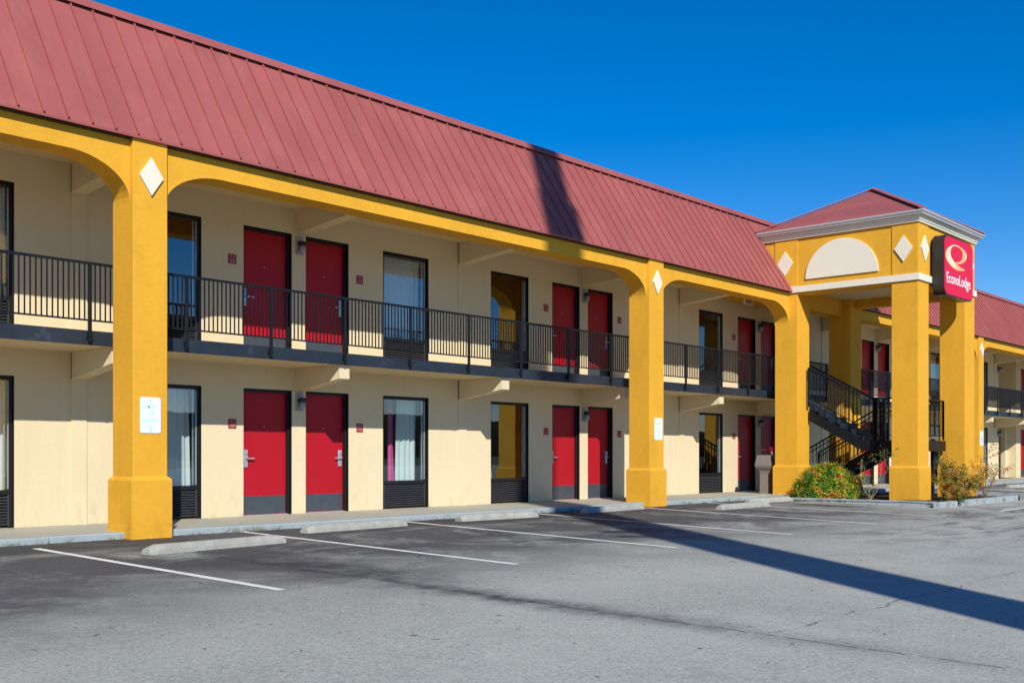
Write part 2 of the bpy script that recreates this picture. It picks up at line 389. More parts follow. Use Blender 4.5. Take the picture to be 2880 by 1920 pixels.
# wall as a grid with real openings
def wall_grid(mb,x0,x1,z0,z1,ops,y=YW,depth=.21):
    X=sorted({x0,x1,*[o[0] for o in ops],*[o[1] for o in ops]}); Z=sorted({z0,z1,*[o[2] for o in ops],*[o[3] for o in ops]})
    X=[v for v in X if x0<=v<=x1]; Z=[v for v in Z if z0<=v<=z1]
    inside=lambda x,z:any(o[0]<x<o[1] and o[2]<z<o[3] for o in ops)
    for i in range(len(X)-1):
        for j in range(len(Z)-1):
            if inside((X[i]+X[i+1])/2,(Z[j]+Z[j+1])/2): continue
            mb.face([(X[i],y,Z[j]),(X[i+1],y,Z[j]),(X[i+1],y,Z[j+1]),(X[i],y,Z[j+1])])
    for a,b,c,d in ops:
        for q in (((a,c),(a,d)),((b,c),(b,d)),((a,d),(b,d)),((a,c),(b,c))):
            mb.face([(q[0][0],y,q[0][1]),(q[1][0],y,q[1][1]),(q[1][0],y+depth,q[1][1]),(q[0][0],y+depth,q[0][1])])
ops=[];items=[]
for n in range(-1,5):
    for fl in (0,1):
        for k,(t,a,b) in enumerate(OPEN):
            xa,xb=X0+n*MOD+a,X0+n*MOD+b
            ops.append((xa,xb,FL[fl],FL[fl]+2.15)); items.append((t,xa,fl,n,k))
XP0,XP1=48.51,50.87
for fl in (0,1):
    for k,t,a,w in ((1,'door',51.48,.99),(2,'door',52.78,.97),(3,'window',54.57,1.19),(0,'window',57.0,1.21)):
        ops.append((a,a+w,FL[fl],FL[fl]+2.15)); items.append((t,a,fl,5,k))
mb=MB()
for x0,x1 in ((-6,XP0),(XP1,60)):
    wall_grid(mb,x0,x1,FL[0],2.69,[o for o in ops if o[2]<1 and x0<o[0]<x1])
    wall_grid(mb,x0,x1,FL[1],5.60,[o for o in ops if o[2]>1 and x0<o[0]<x1])
# passage side walls
mb.face([(XP0,YW,.15),(XP0,YW+8,.15),(XP0,YW+8,5.6),(XP0,YW,5.6)]); mb.face([(XP1,YW,.15),(XP1,YW+8,.15),(XP1,YW+8,5.6),(XP1,YW,5.6)])
mb.face([(XP0,YW+6,.15),(XP1,YW+6,.15),(XP1,YW+6,5.6),(XP0,YW+6,5.6)])
wall=mb.build('wall','cream',motel)
for b_ in ((50.62,50.867,15.85,16.05),(48.515,48.6,16.6,16.8)):
    mb=MB(); mb.box(*b_,.15,2.69); mb.build('passage_jamb','cream',motel)
for n in range(-1,7):
    xp=X0+n*MOD
    if XP0-.5<xp<XP1: continue
    mb=MB(); mb.box(xp,xp+.235,YW-.022,YW+.05,.15,2.69); mb.box(xp,xp+.235,YW-.022,YW+.05,2.88,5.46); mb.build('pilaster','cream',motel)
mb=MB(); mb.box(-6,XP0,YW+.9,20,-.2,.148); 
mb=MB()   # interior shell
mb.face([(-6,19.5,.1),(60,19.5,.1),(60,19.5,5.7),(-6,19.5,5.7)])
for n in range(-2,7):
    for off in (.12,4.12):
        xx=X0+n*MOD+off
        if XP0-.2<xx<XP1+.2 or xx<-6: continue
        mb.face([(xx,YW+.215,.1),(xx,19.5,.1),(xx,19.5,5.7),(xx,YW+.215,5.7)])
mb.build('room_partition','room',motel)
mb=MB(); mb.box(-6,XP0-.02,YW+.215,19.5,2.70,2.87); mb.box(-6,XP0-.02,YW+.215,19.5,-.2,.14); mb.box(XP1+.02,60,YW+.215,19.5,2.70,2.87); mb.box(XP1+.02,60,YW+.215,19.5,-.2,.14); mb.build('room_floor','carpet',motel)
# floor slab, fascia, ceiling, brackets
mb=MB(); mb.box(-6,60,14.235,YW-.001,2.69,2.875); mb.build('balcony_slab','soffit',motel)
mb=MB()
x=-6.
while x<60:
    mb.box(x+.002,min(x+3.66,60)-.002,14.205+random.uniform(-.002,.002),14.233,2.684,2.882); x+=3.66
mb.build('slab_fascia','navy',motel)
mb=MB(); mb.box(-6,60,13.80,YW-.001,5.46,5.58); mb.build('ceiling','soffit',motel)
for n in range(-2,7):
    for off in (0.,4.05):
        xb=X0+n*MOD+off
        if xb<-5 or xb>59: continue
        for fl in (0,1):
            mb=MB(); zt=2.688 if fl==0 else 5.458; yf=14.27 if fl==0 else 13.86; zf=2.46 if fl==0 else 5.19; zw=2.29 if fl==0 else 5.04
            w=.215 if fl==0 else .235
            prof=[(yf,zt),(yf,zf),(YW-.002,zw),(YW-.002,zt)]
            mb.hull([[(xx,a,b) for a,b in prof] for xx in (xb,xb+w)]); mb.build('bracket','cream',motel)
# beam with rounded arch corners
COLS=[(-5.0,-4.5),(7.36,7.865),(19.32,19.86),(39.75,40.24),(52.1,52.6)]
ZB,ZE=5.10,5.42
def beam(xa,xb,name='beam'):
    rx,rz=.90,.55; prof=[(xa,ZE),(xa,ZB-rz)]
    for i in range(1,13):
        t=math.pi/2*i/12; prof.append((xa+rx*(1-math.cos(t)),ZB-rz*(1-math.sin(t))))
    for i in range(11,-1,-1):
        t=math.pi/2*i/12; prof.append((xb-rx*(1-math.cos(t)),ZB-rz*(1-math.sin(t))))
    prof.append((xb,ZE))
    mb=MB(); mb.hull([[(a,yy,b) for a,b in prof] for yy in (13.42,13.83)]); mb.build(name,'yellow',motel)
for a,b in ((-4.5,7.36),(7.865,19.32),(19.86,25.75),(29.62,39.75),(40.24,52.1)): beam(a,b)
def column_mesh(xa,xb,ya,yb,z0,z1,zp=.86,e=.045):
    mb=MB(); mb.box(xa,xb,ya,yb,z0+.02,z1,.006)
    def ring(k,z): return [(xa-k,ya-k,z),(xb+k,ya-k,z),(xb+k,yb+k,z),(xa-k,yb+k,z)]
    mb.hull([ring(e-.005,z0),ring(e,z0+.02),ring(e,zp-.02),ring(e-.008,zp-.004),ring(.006,zp+.03)])
    return mb
def diamond(cx,cz,w,h,y=None,x=None,t=.035):
    mb=MB(); q=[(-w/2,0),(0,-h/2),(w/2,0),(0,h/2)]
    if y is not None: mb.hull([[(cx+a,y-t,cz+b) for a,b in q],[(cx+a,y,cz+b) for a,b in q]])
    else: mb.hull([[(x-t,cx+a,cz+b) for a,b in q],[(x,cx+a,cz+b) for a,b in q]])
    return mb
for xa,xb in COLS:
    co=column_mesh(xa,xb,13.34,13.88,-.02,5.395).build('column','yellow',motel)
    diamond((xa+xb)/2,4.91,.345,.51,y=13.338).build('diamond_ornament','trim',co)
# mansard roof
def mansard(x0,x1,name='roof'):
    ye,ze,yt,zt=13.29,5.385,14.58,7.43
    mb=MB(); prof=[(ye,ze),(ye,ze+.035),(yt,zt),(15.6,zt),(15.6,ze+.25),(yt-.5,ze+.06)]
    mb.hull([[(x,a,b) for a,b in prof] for x in (x0,x1)])
    d=Vector((0,yt-ye,zt-ze-.035)).normalized(); nrm=Vector((0,-d.z,d.y))
    k=math.ceil((x0-5.82)/.3175)
    while 5.82+k*.3175<x1-.02:
        x=5.82+k*.3175; k+=1
        if x<x0+.02: continue
        a=Vector((x,ye,ze+.035)); b=Vector((x,yt,zt))
        mb.hull([[p+Vector((s*.009,0,0))+nrm*h for s,h in ((-1,-.01),(1,-.01),(1,.034),(-1,.034))] for p in (a,b)])
    r=mb.build(name,'roof',motel)
    mb=MB(); mb.hull([[(x,a,b) for a,b in ((14.515,7.43),(14.515,7.445),(14.66,7.60),(15.6,7.60),(15.6,7.43),(14.70,7.43),(14.63,7.50))] for x in (x0,x1)])
    mb.build('roof_cap','roof',r)
    mb=MB(); mb.box(x0,x1,13.345,13.425,5.370,5.384); mb.build('drip_edge','frame',r)
mansard(-6,25.74); mansard(29.63,60)
mb=MB(); mb.hull([[(x,a,b) for a,b in ((14.25,6.91),(14.58,7.43),(15.6,7.43),(15.6,6.91))] for x in (25.745,29.625)]); ru=mb.build('roof','roof',motel)
mb=MB(); mb.hull([[(x,a,b) for a,b in ((14.515,7.432),(14.515,7.445),(14.66,7.60),(15.6,7.60),(15.6,7.432))] for x in (25.743,29.627)]); mb.build('roof_cap','roof',ru)
mb=MB(); mb.box(-6,60,15.605,22,5.6,7.3); mb.build('rear_volume','cream',motel)
# --- doors and windows (prototype, then copies)
def proto_door(flip):
    W=.99 if not flip else .97; H=2.15
    fx=lambda x:(W-x) if flip else x
    def bx(mb,a,b,*r,**k):
        a,b=sorted((fx(a),fx(b))); mb.box(a,b,*r,**k)
    d=MB(); d.box(.05,W-.05,YW+.12,YW+.165,.006,H-.05); door=d.build('door','red',motel)
    f=MB(); f.box(0.002,.05,YW+.065,YW+.205,0.002,H-.002); f.box(W-.05,W-.002,YW+.065,YW+.205,0.002,H-.002); f.box(.05,W-.05,YW+.065,YW+.205,H-.05,H-.002)
    f.box(0.002,.010,YW+.004,YW+.065,0.002,H-.002); f.box(W-.010,W-.002,YW+.004,YW+.065,0.002,H-.002); f.box(.010,W-.010,YW+.004,YW+.065,H-.010,H-.002); f.build('door_frame','frame',door)
    f=MB(); f.box(.05,W-.05,YW+.05,YW+.20,0.0,.012); f.build('threshold','alu',door)
    f=MB(); f.box(.06,W-.06,YW+.116,YW+.12,.02,.33); f.build('kick_plate','steel',door)
    f=MB(); bx(f,.075,.155,YW+.100,YW+.12,.82,1.12,bev=.006); bx(f,.10,.14,YW+.06,YW+.101,.955,.995,bev=.006); bx(f,.10,.26,YW+.050,YW+.070,.962,.984,bev=.004); bx(f,.09,.145,YW+.085,YW+.101,1.04,1.10,bev=.005)
    f.build('door_lock','chrome',door)
    f=MB(); f.box(W/2-.009,W/2+.009,YW+.114,YW+.12,1.50,1.518,.004); f.build('peephole','chrome',door)
    return door
def proto_window(w,curt,seed):
    rnd=random.Random(seed); H=2.15
    f=MB(); f.box(.002,.055,YW+.04,YW+.205,.002,H-.002); f.box(w-.055,w-.002,YW+.04,YW+.205,.002,H-.002)
    f.box(.002,.010,YW+.004,YW+.04,.002,H-.002); f.box(w-.010,w-.002,YW+.004,YW+.04,.002,H-.002); f.box(.010,w-.010,YW+.004,YW+.04,H-.010,H-.002)
    f.box(.055,w-.055,YW+.04,YW+.205,H-.06,H-.002); f.box(.055,w-.055,YW+.045,YW+.205,.47,.535); f.box(.055,w-.055,YW+.10,YW+.205,.002,.03)
    win=f.build('window','frame',motel)
    g=MB(); g.face([(.055,YW+.07,.535),(w-.055,YW+.07,.535),(w-.055,YW+.07,H-.06),(.055,YW+.07,H-.06)]); g.build('glass_pane','glass',win)
    g=MB(); g.box(w-.115,w-.100,YW+.078,YW+.10,.55,H-.075); g.box(w-.070,w-.060,YW+.05,YW+.066,.55,H-.075); g.build('window_bead','alu',win)
    g=MB()
    g.box(.055,.075,YW+.045,YW+.075,.03,.47); g.box(w-.075,w-.055,YW+.045,YW+.075,.03,.47)
    for i in range(10):
        z=.045+i*.042; o=rnd.uniform(-.004,.004)
        g.hull([[(x,YW+.048,z+.004+o*(0 if x<.2 else 1)),(x,YW+.054,z-.002),(x,YW+.095,z+.026),(x,YW+.089,z+.032)] for x in (.075,w-.075)])
    g.build('louvre_grille','grille',win)
    g=MB(); g.box(.055,w-.055,YW+.11,YW+.13,.03,.47); g.build('unit_backing','lamp_black',win)
    for (a,b,taper,mat,yy) in curt:
        g=MB(); nx=max(10,int((b-a)*70)); nz=16; G=[]
        ph=[rnd.uniform(0,6) for _ in range(3)]
        for j in range(nz+1):
            t=j/nz; z=.44+t*(H-.47); row=[]
            for i in range(nx+1):
                u=i/nx; wd=(b-a)*(1+taper*(1-t)) ; xx=(a+u*wd) if a<w/2 else (b-(1-u)*wd)
                fold=.022*math.sin(u*(b-a)*52+ph[0]+.9*math.sin(t*2.2+ph[1]))+.010*math.sin(u*(b-a)*23+ph[2]+t*1.5)
                row.append(g.bm.verts.new((min(max(xx,.03),w-.03),YW+yy+fold,z)))
            G.append(row)
        for j in range(nz):
            for i in range(nx): g.bm.faces.new((G[j][i],G[j][i+1],G[j+1][i+1],G[j+1][i]))
        g.build('curtain',mat,win,smooth=True)
    return win
W1,W2=1.21,1.19
CU='curtain'
variants={
 'full1':proto_window(W1,[(.03,W1-.03,0,CU,.27)],1),
 'full2':proto_window(W2,[(.03,W2-.03,0,CU,.27)],2),
 'none1':proto_window(W1,[(.03,.14,.3,CU,.27)],3),
 'none2':proto_window(W2,[(1.0,W2-.03,.3,CU,.27)],4),
 'left1':proto_window(W1,[(.03,.20,.9,CU,.27)],5),
 'right2':proto_window(W2,[(.60,W2-.1,.12,CU,.27),(.47,.60,.25,'pink',.38)],6),
 'ajar1':proto_window(W1,[(.03,.38,.1,CU,.30),(.42,W1-.10,.05,CU,.25)],7),
}
doors={0:proto_door(False),1:proto_door(True)}
used=set()
choice={(0,-1,3):'full2',(1,-1,3):'full2',(0,0,0):'ajar1',(1,0,0):'none1',(0,0,3):'right2',(1,0,3):'full2',(0,1,0):'left1',(1,1,0):'none1',
        (0,2,0):'left1',(1,2,0):'none1',(0,4,0):'none1',(1,4,0):'full1',(0,4,3):'full2',(1,4,3):'none2'}
for t,xa,fl,n,k in items:
    if t=='door': pr=doors[0 if k==1 else 1]
    else:
        v=choice.get((fl,n,k),('full1','none1')[(n+fl)%2] if k==0 else ('full2','none2')[(n+fl)%2]); pr=variants[v]
    key=pr.name
    if key in used: o=copy_tree(pr,motel)
    else: o=pr; used.add(key)
    o.location=(xa,0,FL[fl])
for pr in list(variants.values()):
    if pr.name not in used:
        for ch in list(pr.children): bpy.data.objects.remove(ch)
        bpy.data.objects.remove(pr)
# --- balcony railings: one section between posts, posts as sub-parts
def rail_section(xa,xb):
    mb=MB(); y=14.165
    mb.box(xa,xb,y-.02,y+.02,3.775,3.81); mb.box(xa,xb,y-.011,y+.011,3.005,3.028)
    n=int(round((xb-xa)/.0742)); st=(xb-xa)/n
    for i in range(1,n): mb.box(xa+i*st-.008,xa+i*st+.008,y-.008,y+.008,3.026,3.777)
    return mb
k0=7.18
for i in range(-9,36):
    xa=k0+i*1.485; xb=xa+1.485
    if xa<-5.9 or xb>59.9: continue
    if 24.9<xa<26.4: 
        xb=26.45
    if 26.4<xa<27.6: continue
    s=rail_section(xa,xb).build('railing','black',motel)
    mb=MB(); mb.box(xa-.021,xa+.021,14.144,14.186,2.72,3.776,.003); mb.box(xa-.03,xa+.03,14.186,14.205,2.76,2.84); mb.build('railing_post','black',s)
# ------------------------------------------------------------------ stair tower
tower=empty('stair_tower','yellow four-legged tower with hipped red roof, cream band and half round panel','tower')
tower.location=(0,0,0)
TX0,TX1,TY0,TY1=25.75,29.60,10.05,13.82; CW=.66
for xa,ya,lab in ((TX0,TY0,1),(TX1-.72,TY0,1),(TX0,TY1-.64,1),(TX1-.72,TY1-.64,1)):
    w=CW if xa==TX0 else .72; h=.65 if ya==TY0 else .64
    z0=.06 if ya==TY0 else .0
    column_mesh(xa,xa+w,ya,ya+h,z0,5.335,.88,.04).build('tower_column','yellow',tower)
ZT=6.86
for xa in (TX0,TX1-.72):
    for ya in (TY0,TY1-.64):
        mb=MB(); mb.box(xa,xa+(.66 if xa==TX0 else .72),ya,ya+.645,5.34,ZT,.004); mb.build('upper_pier','yellow',tower)
mb=MB()
mb.box(TX0+.022,TX0+.40,TY0+.651,TY1-.644,5.30,ZT); mb.box(TX1-.40,TX1-.022,TY0+.651,TY1-.644,5.30,ZT)
mb.box(TX0+.664,TX1-.724,TY0+.022,TY0+.42,5.30,ZT); mb.box(TX0+.664,TX1-.724,TY1-.42,TY1-.022,5.05,ZT)
mb.box(TX0+.022,TX1-.022,TY1+.006,15.4,5.40,ZT)
mb.build('upper_wall','yellow',tower)
mb=MB(); mb.box(TX0+.41,TX1-.41,TY0+.43,TY1-.43,5.52,5.58); mb.build('tower_ceiling','soffit',tower)
mb=MB(); z0,z1=5.355,5.515; e=.045
mb.box(TX0-e,TX0-.001,TY0-e,TY1-.3,z0,z1,.004); mb.box(TX0-.0005,TX1+.0005,TY0-e,TY0-.001,z0,z1,.004); mb.box(TX1+.001,TX1+e,TY0-e,TY1-.3,z0,z1,.004)
mb.build('band','trim',tower)
# half round panel on the side facing the car park entrance
mb=MB(); cy,cz,r=11.99,5.675,.96; P=[]
for i in range(33):
    a=math.pi*i/32; P.append((cy+r*math.cos(a),cz+r*.965*math.sin(a)))
mb.hull([[(x,a,b) for a,b in P] for x in (TX0-.02,TX0+.03)]); mb.build('half_round_panel','trim',tower)
for cy,cz in ((13.52,6.13),(10.40,6.14)): diamond(cy,cz,.44,.63,x=TX0-.001).build('diamond_ornament','trim',tower)
for cx in (26.12,29.24): diamond(cx,6.15,.46,.62,y=TY0-.001).build('diamond_ornament','trim',tower)
# cornice: sloped soffit board, small strip, gutter
OV=.33
def ringprof(prof,name,mat,back=14.3):
    """sweep (out,z) profile round left/front/right sides"""
    mb=MB(); pts=[]
    def corner(o): return [(TX0-o,back),(TX0-o,TY0-o),(TX1+o,TY0-o),(TX1+o,back)]
    rings=[]
    for ci in range(4): rings.append([(corner(o)[ci][0],corner(o)[ci][1],z) for o,z in prof])
    mb.hull(rings); return mb.build(name,mat,tower)
ringprof([(.002,6.86),(.002,6.745),(.038,6.745),(.042,6.775),(.065,6.80),(.078,6.888),(.078,6.93),(.002,6.93)],'cornice','trim')
ringprof([(.080,6.90),(.165,6.90),(.172,6.93),(.200,6.955),(.205,6.995),(.19,6.995),(.185,6.965),(.080,6.96)],'gutter','gutter')
# hipped roof
ap=Vector((27.70,12.0,8.16)); z=6.985; x0,x1,y0,y1=TX0-.18,TX1+.18,TY0-.18,14.30
cor=[Vector((x0,y0,z)),Vector((x1,y0,z)),Vector((x1,y1,z)),Vector((x0,y1,z))]
mb=MB()
for i in range(4): mb.face([cor[i],cor[(i+1)%4],ap])
mb.face(cor[::-1])
for i in range(4):   # standing seams on the slopes
    a,b=cor[i],cor[(i+1)%4]; d=(b-a); L=d.length; d.normalize(); mid=(a+b)/2; nrm=d.cross(ap-a).normalized()
    if nrm.z<0: nrm=-nrm
    foot=a+d*((ap-a).dot(d)); upv=(ap-foot); la=(foot-a).length; lb=L-la
    s=.32
    while s<L-.1:
        t=s/la if s<la else (L-s)/lb
        p=a+d*s; q=p+upv*t*.985
        mb.bar(p+nrm*.003,q+nrm*.003,.016,.010,nrm); s+=.32
hip=mb.build('tower_roof','roof',tower)
mb=MB()
for i in range(4):
    a=cor[i]; d=(ap-a).normalized(); mb.bar(a+Vector((0,0,.04)),ap+Vector((0,0,.04)),.17,.02)
mb.build('hip_cap','roof',hip)
# ------------------------------------------------------------------ staircase
stair=empty('staircase','black steel staircase with half landing inside the yellow tower','staircase')
SX0,SX1=26.30,27.45
zt,zl=2.87,1.52; yt,yl=14.2,11.68
sl=(zt-zl)/(yt-yl)
mb=MB()
def slope_stringer(mb,x,w,ya,za,yb,zb,h):
    mb.hull([[(xx,ya,za),(xx,yb,zb),(xx,yb,zb-h),(xx,ya,za-h)] for xx in (x,x+w)])
slope_stringer(mb,SX0,.05,13.13,zl+sl*(13.13-yl)+.04,yl,zl+.03,.27)
mb.box(SX0,SX0+.05,yl-.30,yl,zl-.24,zl+.03)
slope_stringer(mb,26.46,.05,14.2,2.90,13.14,zl+sl*(13.14-yl)+.04,.27)
slope_stringer(mb,SX1,.05,14.2,2.90,yl,zl+.03,.27)
mb.build('upper_stringer','black',stair)
for i in range(8):
    y0=yl+i*(yt-yl)/8; z=zl+(i+1)*(zt-zl)/8-.02
    mb=MB(); xa=SX0+.052 if y0+.3<13.15 else 26.515
    mb.box(xa,SX1-.002,y0,y0+.31,z-.04,z); mb.box(xa,SX1-.002,y0,y0+.03,z-.155,z-.041); mb.build('tread','navy',stair)
mb=MB(); mb.box(SX0+.10,28.76,10.56,yl-.001,zl-.045,zl); mb.build('landing','navy',stair)
mb=MB(); mb.box(SX0+.06,28.80,10.51,10.56,zl-.25,zl+.02); mb.box(SX0+.06,SX0+.098,10.56,11.36,zl-.25,zl+.02); mb.box(28.762,28.80,10.56,yl,zl-.25,zl+.02); mb.box(SX1+.06,27.69,yl,yl+.04,zl-.25,zl+.02); mb.build('landing_frame','black',stair)
LX0,LX1=27.70,28.70
mb=MB(); s2=(zl-.15)/(14.3-yl)
for x in (LX0,LX1): slope_stringer(mb,x,.05,yl,zl+.02,14.1,zl-s2*(14.1-yl)+.02,.28)
mb.build('lower_stringer','black',stair)
for i in range(7):
    y0=yl+i*.30; z=zl-(i+1)*(zl-.15)/8
    mb=MB(); mb.box(LX0+.052,LX1-.002,y0,y0+.31,z-.04,z); mb.box(LX0+.052,LX1-.002,y0+.001,y0+.02,z+.001,z+.13); mb.build('tread','navy',stair)
for p in ((26.5,10.8),(28.65,10.8)):
    mb=MB(); mb.box(p[0]-.04,p[0]+.04,p[1]-.04,p[1]+.04,.1,zl-.25); mb.build('landing_post','black',stair)
def stair_rail(pts,name='stair_railing',low=.11,post_ends=(True,True)):
    """pts: polyline of top-rail points; balusters drop .92"""
    mb=MB(); H=1.02
    pts=[Vector(p) for p in pts]
    for a,b in zip(pts[:-1],pts[1:]):
        mb.bar(a,b,.04,.035); mb.bar(a-Vector((0,0,.12)),b-Vector((0,0,.12)),.03,.02); mb.bar(a-Vector((0,0,H-low)),b-Vector((0,0,H-low)),.028,.02)
        n=max(2,int((Vector((b.x-a.x,b.y-a.y,0))).length/.105))
        for i in range(n+1):
            p=a+(b-a)*i/n; w=.04 if i in (0,n) else .016
            mb.bar(p,p-Vector((0,0,H if w>.03 else H-low)),w,w,Vector((0,1,0)))
    return mb.build(name,'black',stair)
rz=1.06
stair_rail([(26.21,13.10,3.44),(26.28,11.38,2.55)])
stair_rail([(26.32,11.36,2.58),(26.38,10.58,2.58),(28.76,10.56,2.58),(28.78,11.6,2.58)])
stair_rail([(SX1+.02,14.15,3.86),(SX1+.02,11.70,2.55)])
stair_rail([(LX0+.02,11.60,2.55),(LX0+.02,14.05,1.24)])
stair_rail([(LX1+.02,11.60,2.55),(LX1+.02,14.05,1.24)])
mb=MB(); mb.box(26.30,26.39,11.30,11.38,zl-.1,2.62,.004); mb.box(27.5,27.6,11.6,11.68,zl-.1,2.62,.004); mb.build('newel_post','black',stair)
# ------------------------------------------------------------------ lit-box sign on the tower (unlit by day)
sign=empty('box_sign','red rounded box sign with cream swirl and white EconoLodge lettering on the yellow tower','sign')
sx0,sx1,sz0,sz1,sy0,sy1=26.50,28.50,5.06,6.53,9.72,10.0
def rrect(x0,x1,z0,z1,r,n=8):
    P=[]
    for cx,cz,a0 in ((x1-r,z1-r,0),(x0+r,z1-r,90),(x0+r,z0+r,180),(x1-r,z0+r,270)):
        for i in range(n+1):
            a=R(a0+90*i/n); P.append((cx+r*math.cos(a),cz+r*math.sin(a)))
    return P
mb=MB(); mb.hull([[(a,y,b) for a,b in rrect(sx0,sx1,sz0,sz1,.22)] for y in (sy0,sy1)]); mb.box(26.9,28.1,10.0,10.03,5.6,5.9)
mb.build('sign_case','sign_black',sign)
mb=MB(); mb.hull([[(a,y,b) for a,b in rrect(sx0+.03,sx1-.03,sz0+.03,sz1-.03,.20)] for y in (sy0-.012,sy0-.001)]); face=mb.build('sign_panel','sign_red',sign)
def swirl_mat():
    m,nt,out=new_mat('cream_orange_swirl'); n=N(nt); p=n.coords(); s=n.sep(p)
    f=n.math('ADD',n.gauss(s[0],27.0,.42),n.gauss(s[0],28.15,.24),clamp=True)
    f=n.math('MULTIPLY',f,n.sstep(s[2],5.62,5.95))
    col=n.mix(f,(.86,.36,.10),(.88,.78,.52)); principled(nt,out,col,.35,0,None,.5); return m
M['swirl']=swirl_mat()
SW=[(27.218,5.913,27.222,5.919),(27.265,5.91,27.275,5.925),(27.335,5.907,27.347,5.932),(27.413,5.908,27.417,5.944),(27.495,5.915,27.482,5.958),(27.585,5.927,27.543,5.976),(27.68,5.948,27.589,5.994),(27.771,5.978,27.631,6.016),(27.854,6.014,27.672,6.042),(27.922,6.054,27.703,6.068),(27.972,6.097,27.725,6.094),(28.002,6.141,27.742,6.122),(28.009,6.184,27.75,6.147),(27.988,6.222,27.749,6.171),(27.945,6.253,27.737,6.198),(27.891,6.279,27.716,6.223),(27.827,6.3,27.685,6.245),(27.754,6.316,27.643,6.266),(27.678,6.328,27.591,6.285),(27.601,6.339,27.533,6.3),(27.519,6.347,27.468,6.313),(27.433,6.351,27.397,6.32),(27.342,6.351,27.318,6.323),(27.247,6.347,27.233,6.321),(27.155,6.337,27.156,6.313),(27.068,6.321,27.089,6.297),(26.985,6.3,27.027,6.276),(26.908,6.274,26.976,6.252),(26.832,6.246,26.936,6.226),(26.76,6.212,26.908,6.197),(26.698,6.175,26.889,6.17),(26.65,6.136,26.88,6.144),(26.615,6.095,26.877,6.117),(26.597,6.053,26.882,6.092),(26.598,6.011,26.894,6.065),(26.616,5.97,26.914,6.037),(26.647,5.932,26.941,6.011),(26.692,5.898,26.976,5.986),(26.749,5.868,27.02,5.963),(26.814,5.84,27.07,5.941),(26.888,5.816,27.127,5.922),(26.968,5.795,27.192,5.904),(27.051,5.778,27.26,5.888),(27.136,5.763,27.33,5.874),(27.226,5.751,27.4,5.862),(27.321,5.743,27.467,5.851),(27.418,5.742,27.531,5.843),(27.515,5.746,27.596,5.835),(27.609,5.753,27.661,5.83),(27.697,5.764,27.724,5.827),(27.782,5.778,27.788,5.826),(27.864,5.795,27.85,5.828),(27.943,5.817,27.923,5.838),(28.015,5.841,27.999,5.854),(28.064,5.858,28.054,5.865)]
mb=MB(); L=[((a+(a-c)*.05,b+(b-d)*.05),(c-(a-c)*.05,d-(b-d)*.05)) for a,b,c,d in SW[:-3]]
for (o1,i1),(o2,i2) in zip(L[:-1],L[1:]):
    mb.hull([[(o1[0],y,o1[1]),(o2[0],y,o2[1]),(i2[0],y,i2[1]),(i1[0],y,i1[1])] for y in (sy0-.018,sy0-.0125)])
bmesh.ops.remove_doubles(mb.bm,verts=list(mb.bm.verts),dist=1e-4)
mb.build('swirl_emblem','swirl',face)
text_mesh('EconoLodge',1.62,.26,26.66,5.37,sy0-.0125,.006,.3).build('lettering','white',face)
# ------------------------------------------------------------------ parking signs
def plate_sign(name,label,cx,z0,z1,w,group=None,lines=None,y=13.336):
    o=empty(name,label,'sign',group)
    mb=MB(); mb.hull([[(a,yy,b) for a,b in rrect(cx-w/2,cx+w/2,z0,z1,.028,4)] for yy in (y-.006,y-.001)]); pl=mb.build('plate','sign_white',o)
    mb=MB()
    for zz in (z0+.035,z1-.045): mb.box(cx-.006,cx+.006,y-.010,y-.006,zz-.006,zz+.006)
    mb.build('bolt','lamp_black',pl)
    for t,ww,zz,hh in lines: text_mesh(t,ww*w,hh,cx-ww*w/2,zz,y-.0061,.0012).build('lettering','faded',pl)
    return o
txt=[('COMPACT',.80,1.805,.055),('CAR',.42,1.715,.052),('PARKING',.80,1.625,.052),('ONLY',.46,1.53,.055)]
plate_sign('parking_sign','white compact car parking only sign on the nearest yellow column',7.607,1.475,1.955,.30,'parking signs on columns',txt)
plate_sign('parking_sign','white compact car parking only sign on the yellow column in the middle of the photo',19.645,1.50,1.98,.30,'parking signs on columns',[(a,b,c+.02,d) for a,b,c,d in txt])
acc=plate_sign('accessible_parking_sign','white sign with blue wheelchair symbol on the column right of the tower',39.99,1.50,2.02,.32,None,[])
mb=MB(); y=13.329
mb.box(39.95,39.985,y-.002,y,1.72,1.86); mb.box(39.985,40.05,y-.002,y,1.70,1.735); mb.box(40.03,40.05,y-.002,y,1.64,1.70)
for i in range(14):
    a=R(150+i*18); b=R(150+(i+1)*18); c0=(39.985,1.69)
    mb.hull([[(c0[0]+r*math.cos(t),yy,c0[1]+r*math.sin(t)) for r,t in ((.055,a),(.075,a),(.075,b),(.055,b))] for yy in (y-.002,y)])
mb.box(39.955,39.98,y-.002,y,1.875,1.905)
mb.build('wheelchair_symbol','blue',acc.children[0])
# ------------------------------------------------------------------ room number plates and wall lights
def number_plate(num,x,z,label):
    o=empty('room_number_sign',label,'sign','red room number plates beside the doors')
    mb=MB(); mb.box(x,x+.155,YW-.012,YW-.001,z,z+.155,.003); pl=mb.build('plate','plate',o)
    text_mesh(str(num),.105,.055,x+.025,z+.018,YW-.0125,.0015).build('number','plate_ink',pl)
    mb=MB(); 
    for i in range(10):
        a=R(-60+i*30); b=R(-60+(i+1)*30); c0=(x+.045,z+.118)
        mb.hull([[(c0[0]+r*math.cos(t),yy,c0[1]+.8*r*math.sin(t)) for r,t in ((.010,a),(.020,a),(.020,b),(.010,b))] for yy in (YW-.0145,YW-.0122)])
    mb.box(x+.085,x+.125,YW-.0145,YW-.0122,z+.112,z+.124); mb.box(x+.015,x+.14,YW-.0135,YW-.0122,z+.090,z+.0925); mb.build('emblem','plate_ink',pl)
